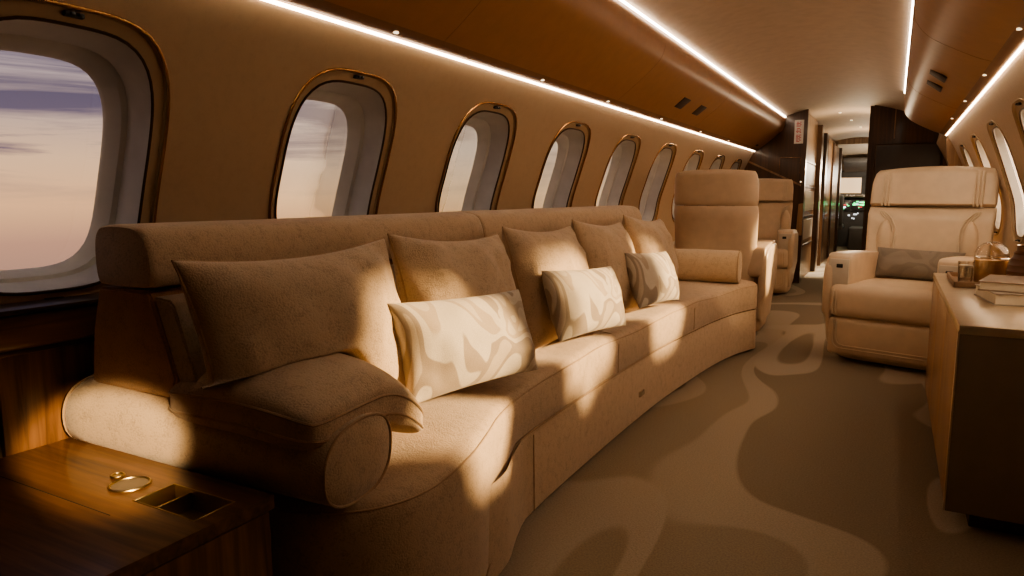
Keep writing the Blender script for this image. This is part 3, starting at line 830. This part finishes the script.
book((.452, 3.32, ZT+.046), -.22, .24, .30, .036, M['book_brown'], 'upper taupe hardback book, lying on top of another book')
# tray
tr = empty('tray', (.385, 3.90, ZT), .0, label='brown leather tray with raised rim on the credenza', cat='tray')
bm = bmesh.new(); tw, tl = .26, .46
rb(bm, (tw, tl, .006), (0, 0, .003), .002, 2)
for sx in (-1, 1): rb(bm, (.010, tl, .026), (sx*(tw/2-.005), 0, .013), .003, 2)
for sy in (-1, 1): rb(bm, (tw, .010, .026), (0, sy*(tl/2-.005), .013), .003, 2)
obj('tray_body', bm, M['tray'], tr)
def tumbler(loc, r, h, label, fill=None):
    t = empty('tumbler', loc, label=label, cat='glass', group='glass tumblers on the tray')
    bm = bmesh.new(); lathe(bm, [(.002, .0), (r*.9, .0), (r, h), (r*.95, h), (r*.86, .010), (.002, .010)], seg=28); obj('glass_body', bm, M['clearglass'], t)
    if fill:
        bm = bmesh.new(); lathe(bm, [(.002, .011), (r*.84, .011), (r*.84+(r*.07)*fill, h*fill), (.002, h*fill)], seg=28); obj('drink', bm, M['white'], t)
tumbler((.310, 3.83, ZT+.0065), .032, .072, 'small clear glass tumbler at the near corner of the tray')
tumbler((.325, 4.00, ZT+.0065), .036, .085, 'clear tumbler with pale filling behind the small one on the tray', .8)
d = empty('decanter', (.408, 3.86, ZT+.0065), label='round clear glass jar part filled with amber drink on the tray', cat='decanter')
bm = bmesh.new(); R0 = .068
lathe(bm, [(.002, 0), (R0*.95, 0), (R0, .01), (R0, .115), (R0*.98, .14), (R0*.85, .165), (R0*.55, .183), (R0*.2, .190), (.002, .191)], seg=36); obj('glass_body', bm, M['clearglass'], d)
bm = bmesh.new(); lathe(bm, [(.002, .006), (R0*.92, .006), (R0*.95, .012), (R0*.95, .108), (.002, .108)], seg=36); obj('drink', bm, M['amber'], d)
bm = bmesh.new(); tube(bm, [(R0*math.cos(a), R0*math.sin(a), .118) for a in [2*PI*k/36 for k in range(36)]], .0025, 6, True); obj('rim', bm, M['chrome'], d)
v = empty('vase', (.530, 3.68, ZT), label='dark brown ribbed ceramic pot behind the books on the credenza', cat='pot')
bm = bmesh.new(); pr = [(.002, 0), (.058, 0)]
for k in range(25):
    t = k/24; pr.append((.058+.020*math.sin(PI*min(1, t*1.05))+(.0025 if k % 4 == 0 else 0), .005+.155*t))
pr += [(.050, .170), (.050, .186), (.056, .192), (.050, .192), (.044, .17), (.002, .17)]
lathe(bm, [(a*1.08 if a > .01 else a, b*1.02) for a, b in pr], seg=36); obj('pot_body', bm, M['brown_pot'], v)

# ------------------------------------------------------------------ forward bulkhead and corridor
def slab(name, pts, y0, y1, mat, kind='structure', label=None, parent=None, r=0):
    bm = bmesh.new(); loft(bm, [[(x, y, z) for x, z in pts] for y in (y0, y1)])
    o = obj(name, bm, mat, parent, smooth=False)
    if not parent: tag(o, label, kind=kind)
    return o
YB = 9.40
slab('wall_front_left', [(-2.0, 0), (-.99, 0), (-.99, 2.20), (-1.30, 2.20), (-2.0, 2.1)], YB, YB+.12, M['darkwood'], label='dark wood bulkhead on the sofa side')
slab('wall_front_right', [(-.275, 0), (.80, 0), (.80, 2.1), (.10, 2.2), (-.275, 2.2)], YB, YB+.12, M['darkwood'], label='dark wood bulkhead on the armchair side')
slab('trim_6', [(-1.71, 1.555), (-1.71, 1.53), (-1.03, 1.205), (-1.03, 1.23)], YB-.012, YB, M['tanwood'], label='slanting rail on the bulkhead')
bm = bmesh.new()
rb(bm, (.24, .008, .006), (-1.17, YB-.004, 1.56), .002, 1); rb(bm, (.006, .008, .20), (-1.05, YB-.004, 1.46), .002, 1); rb(bm, (.006, .008, .16), (-1.29, YB-.004, 1.48), .002, 1)
tag(obj('trim_7', bm, M['bronze']), 'thin door outline on the bulkhead', kind='structure')
slab('wall_front_wing', [(.46, 0), (.66, 0), (.66, .8), (.60, 1.25), (.47, 1.55), (.39, 1.632), (.385, 1.60), (.40, 1.45), (.44, 1.30)], 7.72, 7.78, M['tanwood'], label='tan wing panel at the end of the armchair side wall')
pc = empty('placard', (-1.085, YB-.003, 1.87), label='white upright placard with red printed writing high on the dark bulkhead', cat='sign')
box('card', (.105, .006, .285), (0, 0, 0), M['white'], pc, .001, 1)
bm = bmesh.new()
rr = random.Random(3)
for k in range(16):
    z = .115-.0155*k
    wd = .034+.024*rr.random()
    if k in (4, 9): continue
    for cx in ((-.012,) if k % 2 else (-.022, .012)):
        rb(bm, (wd*(1 if k % 2 else .42), .002, .009), (cx+.004, -.004, z), .0005, 1)
obj('printing', bm, M['red'], pc)
slab('trim_8', [(-1.06, .60), (-.992, .60), (-.992, 1.0), (-1.045, .99)], YB-.02, YB, M['orangewood'], label='orange wood corner trim')
bm = bmesh.new(); lathe(bm, [(.001, 0), (.009, 0), (.009, .01), (.001, .01)], seg=14)
bm.transform(Matrix.Translation((-1.035, YB-.0, 1.262)) @ Matrix.Rotation(PI/2, 4, 'X'))
tag(obj('indicator_light', bm, M['spot']), 'tiny lit indicator on the dark sofa-side bulkhead', 'light')
mo = empty('wall_monitor', (.10, YB-.022, 1.37), label='switched-off wide black monitor on the dark forward bulkhead', cat='monitor')
box('bezel', (.68, .04, .64), (0, 0, 0), M['bronze_dark'], mo, .006, 2); box('screen', (.65, .006, .61), (0, -.021, 0), M['screen'], mo, .002, 1)
bm = bmesh.new(); rb(bm, (.012, .02, .36), (-.05, YB-.01, 1.93), .003, 1)
tag(obj('trim_11', bm, M['orangewood']), 'thin upright trim above the monitor', kind='structure')

# corridor : galley front, door frames, panels along its left side
slab('wall_corridor_left', [(-1.14, 0), (-1.07, 0), (-1.07, 2.2), (-1.14, 2.2)], YB+.12, 15.0, M['tanwood'], label='tan corridor wall')
slab('wall_corridor_right', [(-.32, 0), (-.22, 0), (-.22, 2.2), (-.32, 2.2)], YB+.12, 15.0, M['darkwood'], label='dark corridor wall')
k = 1
for y0_, y1_, x, z, mt in ((9.60, 10.95, -1.015, 2.12, 'tanwood'), (10.95, 11.15, -.955, 2.08, 'darkwood'), (11.35, 11.45, -.975, 2.06, 'panel_cream'), (11.9, 12.2, -.965, 2.04, 'darkwood'), (12.5, 13.3, -.985, 2.0, 'tanwood'), (13.3, 13.5, -.955, 1.98, 'darkwood'), (13.7, 14.6, -.965, 1.96, 'orangewood'), (14.75, 15.0, -.93, 1.98, 'darkwood')):
    slab('door_%d' % k, [(-1.075, 0), (x, 0), (x, z), (-1.075, z)], y0_, y1_, M[mt], label='corridor door jamb'); k += 1
bm = bmesh.new()
for z in (.45, .82, 1.20, 1.52): rb(bm, (.02, 1.2, .02), (-1.010, 10.25, z), .003, 1)
tag(obj('trim_9', bm, M['bronze_dark']), 'galley shelf edges in the corridor', kind='structure')
bm = bmesh.new(); rb(bm, (.012, 1.1, .26), (-1.012, 10.25, 1.36), .004, 1); rb(bm, (.012, 1.1, .26), (-1.012, 10.25, 1.02), .004, 1); rb(bm, (.012, 1.1, .26), (-1.012, 10.25, .65), .004, 1)
tag(obj('trim_10', bm, M['panel_cream']), 'cream galley fronts in the corridor', kind='structure')
for k_, (x, y) in enumerate(((-.70, 10.3), (-.62, 11.4), (-.55, 12.6))):
    bm = bmesh.new(); lathe(bm, [(.001, 0), (.016, 0), (.016, .01), (.001, .01)], (x, y, 2.163), 14)
    tag(obj('ceiling_spot', bm, M['spot']), ['corridor ceiling spot nearest the cabin', 'middle corridor ceiling spot', 'corridor ceiling spot nearest the cockpit'][k_], 'ceiling light', 'corridor ceiling spots')

# cockpit
slab('wall_cockpit_left', [(-1.75, 0), (-1.65, 0), (-1.65, 2.2), (-1.75, 2.2)], 15.0, 17.2, M['cockpit_lt'])
slab('wall_cockpit_right', [(.45, 0), (.55, 0), (.55, 2.2), (.45, 2.2)], 15.0, 17.2, M['cockpit_lt'])
bm = bmesh.new()
for x_, w_, z_, h_ in ((-1.36, .68, 1.1, 2.2), (.09, .82, 1.1, 2.2)): rb(bm, (w_, .05, h_), (x_, 14.98, z_), 0, 1)
rb(bm, (.75, .05, .14), (-.66, 14.98, 2.13), 0, 1)
tag(obj('wall_cockpit_bulkhead', bm, M['tanwood']), kind='structure')
bm = bmesh.new(); loft(bm, [[(CX+t*1.1, y, zz-.25*t*t) for t in [-1+k/6 for k in range(13)]] for y, zz in ((15.0, 2.10), (15.8, 2.02), (16.6, 1.86), (17.0, 1.66))], False, False)
tag(obj('ceiling_cockpit', bm, M['cockpit_lt']), kind='structure')
slab('wall_cockpit_top', [(-1.75, 1.47), (.55, 1.47), (.55, 2.1), (-1.75, 2.1)], 17.0, 17.05, M['cockpit_lt'])
slab('wall_cockpit_front', [(-1.75, 0), (.55, 0), (.55, 1.14), (-1.75, 1.14)], 17.0, 17.05, M['cockpit'])
for q_, (x, w_) in enumerate(((-1.14, .06), (-.60, .10), (-.02, .06))):
    slab('trim_%d' % (12+q_), [(x-w_/2, 1.10), (x+w_/2, 1.10), (x+w_/2, 1.52), (x-w_/2, 1.52)], 16.95, 17.02, M['cockpit'], label='cockpit window post')
plate('window_cockpit', [(-1.7, 17.02, 1.12), (.5, 17.02, 1.12), (.5, 17.02, 1.49), (-1.7, 17.02, 1.49)], M['pane'])
op = empty('overhead_console', (-.62, 16.35, 1.72), label='dark overhead switch console above the cockpit windows', cat='console')
box('console_body', (.72, .55, .10), (0, 0, -.0), M['cockpit'], op, .02, 2, RX(-.35)); box('sun_visor', (1.2, .02, .15), (0, .5, -.17), M['cockpit'], op, .01, 2)
gs = empty('instrument_panel', (-.605, 16.5, 0), label='cockpit instrument panel with green and white displays beyond the corridor', cat='instrument panel')
box('glareshield', (2.0, .40, .07), (0, .10, 1.075), M['cockpit'], gs, .02, 3)
box('mode_strip', (1.7, .03, .05), (0, -.12, 1.085), M['bronze_face'], gs, .01, 2)
box('console', (2.0, .30, 1.0), (0, .17, .52), M['cockpit'], gs, .02, 2, RX(.12))
box('pedestal', (.36, .9, .45), (.0, -.35, .225), M['cockpit'], gs, .03, 3)
rr = random.Random(11)
for i, cx in enumerate((-.64, -.34, -.04, .26, .56)):
    sc = box('display', (.27, .008, .21), (cx, -.052, .88), M['screen'], gs, .004, 2)
    for mt, cnt in (('scr_green', 12), ('scr_white', 5), ('scr_red', 2)):
        bm = bmesh.new()
        for _ in range(cnt): rb(bm, (.015+.07*rr.random(), .002, .008+.028*rr.random()), (cx+(rr.random()-.5)*.20, -.058, .88+(rr.random()-.5)*.16), 0, 1)
        obj('symbols', bm, M[mt], sc)
bm = bmesh.new()
for _ in range(26): rb(bm, (.03, .004, .02), ((rr.random()-.5)*1.5, -.138, 1.085+(rr.random()-.5)*.03), .001, 1)
obj('switch_row', bm, M['white'], gs)
bm = bmesh.new()
for _ in range(30): rb(bm, (.015+.03*rr.random(), .004, .03), ((rr.random()-.5)*1.3, -.035, .68+(rr.random()-.5)*.16), .001, 1)
obj('switches', bm, M['scr_white'], gs)
cs = empty('pilot_seat', (-1.12, 15.75, 0), label='dark pilot seat at the left of the cockpit', cat='seat')
box('backrest', (.46, .12, .62), (0, -.2, .80), M['cockpit'], cs, .05, 3); box('headrest', (.26, .10, .16), (0, -.2, 1.20), M['cockpit'], cs, .04, 3); box('seat', (.46, .46, .12), (0, .02, .46), M['cockpit'], cs, .04, 3); box('pedestal', (.22, .3, .42), (0, 0, .21), M['black'], cs, .02, 2)

# ------------------------------------------------------------------ sky
w = bpy.data.worlds.new('sky'); S.world = w; w.use_nodes = True; nt = w.node_tree; nt.nodes.clear()
out = nt.nodes.new('ShaderNodeOutputWorld'); bg = nt.nodes.new('ShaderNodeBackground'); link(nt, bg.outputs[0], out.inputs[0])
tc = nt.nodes.new('ShaderNodeTexCoord'); sep = nt.nodes.new('ShaderNodeSeparateXYZ'); link(nt, tc.outputs['Generated'], sep.inputs[0])
cl_ = tex(nt, 'ShaderNodeTexNoise', 2.4, vec=tc.outputs['Generated'], mscale=(1, 1, 9.5), Detail=9, Roughness=.6, Distortion=.5)
def math_(op, a, b, clamp=False):
    n_ = nt.nodes.new('ShaderNodeMath'); n_.operation = op; n_.use_clamp = clamp
    for i, v_ in enumerate((a, b)):
        if isinstance(v_, (int, float)): n_.inputs[i].default_value = v_
        else: link(nt, v_, n_.inputs[i])
    return n_.outputs[0]
def mixc(f, a, b, bt='MIX'):
    n_ = nt.nodes.new('ShaderNodeMixRGB'); n_.blend_type = bt
    for i, v_ in enumerate((f, a, b)):
        if isinstance(v_, (int, float)): n_.inputs[i].default_value = v_
        elif isinstance(v_, tuple): n_.inputs[i].default_value = (*v_, 1)
        else: link(nt, v_, n_.inputs[i])
    return n_.outputs[0]
elev = math_('ADD', math_('MULTIPLY', sep.outputs['Z'], 1.6), .5, True)
cool = ramp(nt, elev, [(.15, (.24, .15, .12)), (.30, (.32, .20, .16)), (.41, (.48, .265, .18)), (.49, (.80, .45, .23)), (.57, (.72, .46, .28)), (.66, (.46, .34, .30)), (.82, (.30, .25, .30)), (1, (.2, .18, .25))])
coolc = ramp(nt, elev, [(.15, (.22, .13, .10)), (.38, (.30, .18, .14)), (.50, (.40, .25, .19)), (.60, (.16, .12, .16)), (.8, (.08, .075, .12)), (1, (.07, .07, .11))])
cf = ramp(nt, cl_.outputs[0], [(.46, (0, 0, 0)), (.57, (1, 1, 1))])
cf = math_('MULTIPLY', cf, math_('ADD', math_('MULTIPLY', math_('SUBTRACT', elev, .50), 9.0), .30, True))
aft = mixc(cf, cool, coolc)
warm = ramp(nt, elev, [(.2, (.55, .26, .11)), (.44, (.95, .50, .20)), (.50, (1.1, .72, .38)), (.60, (.95, .72, .52)), (.8, (.52, .42, .36)), (1, (.35, .30, .30))])
warmc = ramp(nt, elev, [(.2, (.45, .24, .12)), (.44, (.72, .42, .22)), (.55, (.62, .43, .30)), (.8, (.40, .32, .27)), (1, (.3, .26, .26))])
fwd = mixc(cf, warm, warmc)
az = math_('MULTIPLY', math_('SUBTRACT', sep.outputs['Y'], .62), 5.0, True)
left = mixc(az, aft, fwd)
rf = math_('MULTIPLY', math_('ADD', sep.outputs['X'], .05), 4.0, True)
allc = mixc(rf, left, (3.6, 2.5, 1.65))
link(nt, allc, bg.inputs[0]); bg.inputs[1].default_value = 1.15

# ------------------------------------------------------------------ lights
def lamp(name, kind, loc, energy, col, **kw):
    l = bpy.data.lights.new(name, kind); l.energy = energy; l.color = col
    o = bpy.data.objects.new(name, l); COL.objects.link(o); o.location = loc
    for k, v_ in kw.items(): setattr(l, k, v_)
    return o
sd = Vector((-1, -.80, -.352))
sun = lamp('low_sun', 'SUN', (8, 6, 4), 12.0, (1.0, .70, .37), angle=math.radians(3.2))
sun.rotation_euler = sd.to_track_quat('-Z', 'Y').to_euler()
lamp('added_spot', 'SPOT', (.50, -.10, 1.30), 620, (1.0, .70, .38), shadow_soft_size=.02, spot_size=math.radians(8.2), spot_blend=.45).rotation_euler = (Vector((-1.53, .89, .525))-Vector((.50, -.10, 1.30))).to_track_quat('-Z', 'Y').to_euler()  # added unseen spot imitating the sun patch on bolster and cabinet
lamp('added_spot', 'SPOT', (.45, 3.55, 1.55), 110, (1.0, .68, .38), shadow_soft_size=.06, spot_size=math.radians(24), spot_blend=.5).rotation_euler = (Vector((-1.08, 5.05, .52))-Vector((.45, 3.55, 1.55))).to_track_quat('-Z', 'Y').to_euler()  # second added spot, acts as sun on the far end of the sofa
lamp('added_spot', 'SPOT', (-.45, 3.9, 2.02), 40, (1.0, .82, .6), shadow_soft_size=.12, spot_size=math.radians(48), spot_blend=.8).rotation_euler = (Vector((.12, 5.45, .85))-Vector((-.45, 3.9, 2.02))).to_track_quat('-Z', 'Y').to_euler()  # spot added overhead to brighten the wide armchair, no fixture there
lamp('galley_fill', 'POINT', (-.5, 10.1, 1.7), 16, (1, .8, .55), shadow_soft_size=.1)  # unseen fill lamp added to brighten the galley front
lamp('vestibule_fill', 'POINT', (-.5, 13.0, 1.6), 22, (1, .8, .55), shadow_soft_size=.1)  # point lamp added as fill for the forward half of the corridor
lamp('entry_fill', 'SPOT', (-.60, 11.3, 2.05), 380, (1, .85, .65), shadow_soft_size=.15, spot_size=math.radians(70), spot_blend=.6)  # added spot that makes the bright patch on the corridor floor
lamp('cockpit_fill', 'POINT', (-.5, 15.6, 1.5), 22, (1, .9, .75), shadow_soft_size=.2)  # added fill lamp that lifts the cockpit interior

# ------------------------------------------------------------------ camera
F = 700.0
cam = bpy.data.cameras.new('camera'); cam.sensor_width = 36; cam.lens = 36*F/1024; cam.clip_start = .02; cam.clip_end = 200
co = bpy.data.objects.new('camera', cam); COL.objects.link(co); co.location = (0, 0, 1.1)
a, b = (895-512)/F, (288-195)/F
yv = Vector((a, b, 1)).normalized(); zv = Vector((0, 1, -b)).normalized()     # world Y and Z as (right, up, forward)
# world X in (right, up, fwd) coordinates
xr = Vector((zv.y*yv.z-zv.z*yv.y, zv.z*yv.x-zv.x*yv.z, zv.x*yv.y-zv.y*yv.x))
right = Vector((xr.x, yv.x, zv.x)); up = Vector((xr.y, yv.y, zv.y)); fw = Vector((xr.z, yv.z, zv.z))
if right.x < 0: right, up, fw = Vector((-right.x, right.y, right.z)), Vector((-up.x, up.y, up.z)), Vector((-fw.x, fw.y, fw.z))
Mx = Matrix((right, up, -fw)).transposed(); co.rotation_euler = Mx.to_euler()
S.camera = co
S.view_settings.view_transform = 'AgX'
try: S.view_settings.look = 'AgX - Medium High Contrast'
except Exception: pass
S.view_settings.exposure = 0.18
S.cycles.use_denoising = True
S.cycles.max_bounces = 10; S.cycles.diffuse_bounces = 5; S.cycles.transparent_max_bounces = 12
S.cycles.sample_clamp_indirect = 6.0
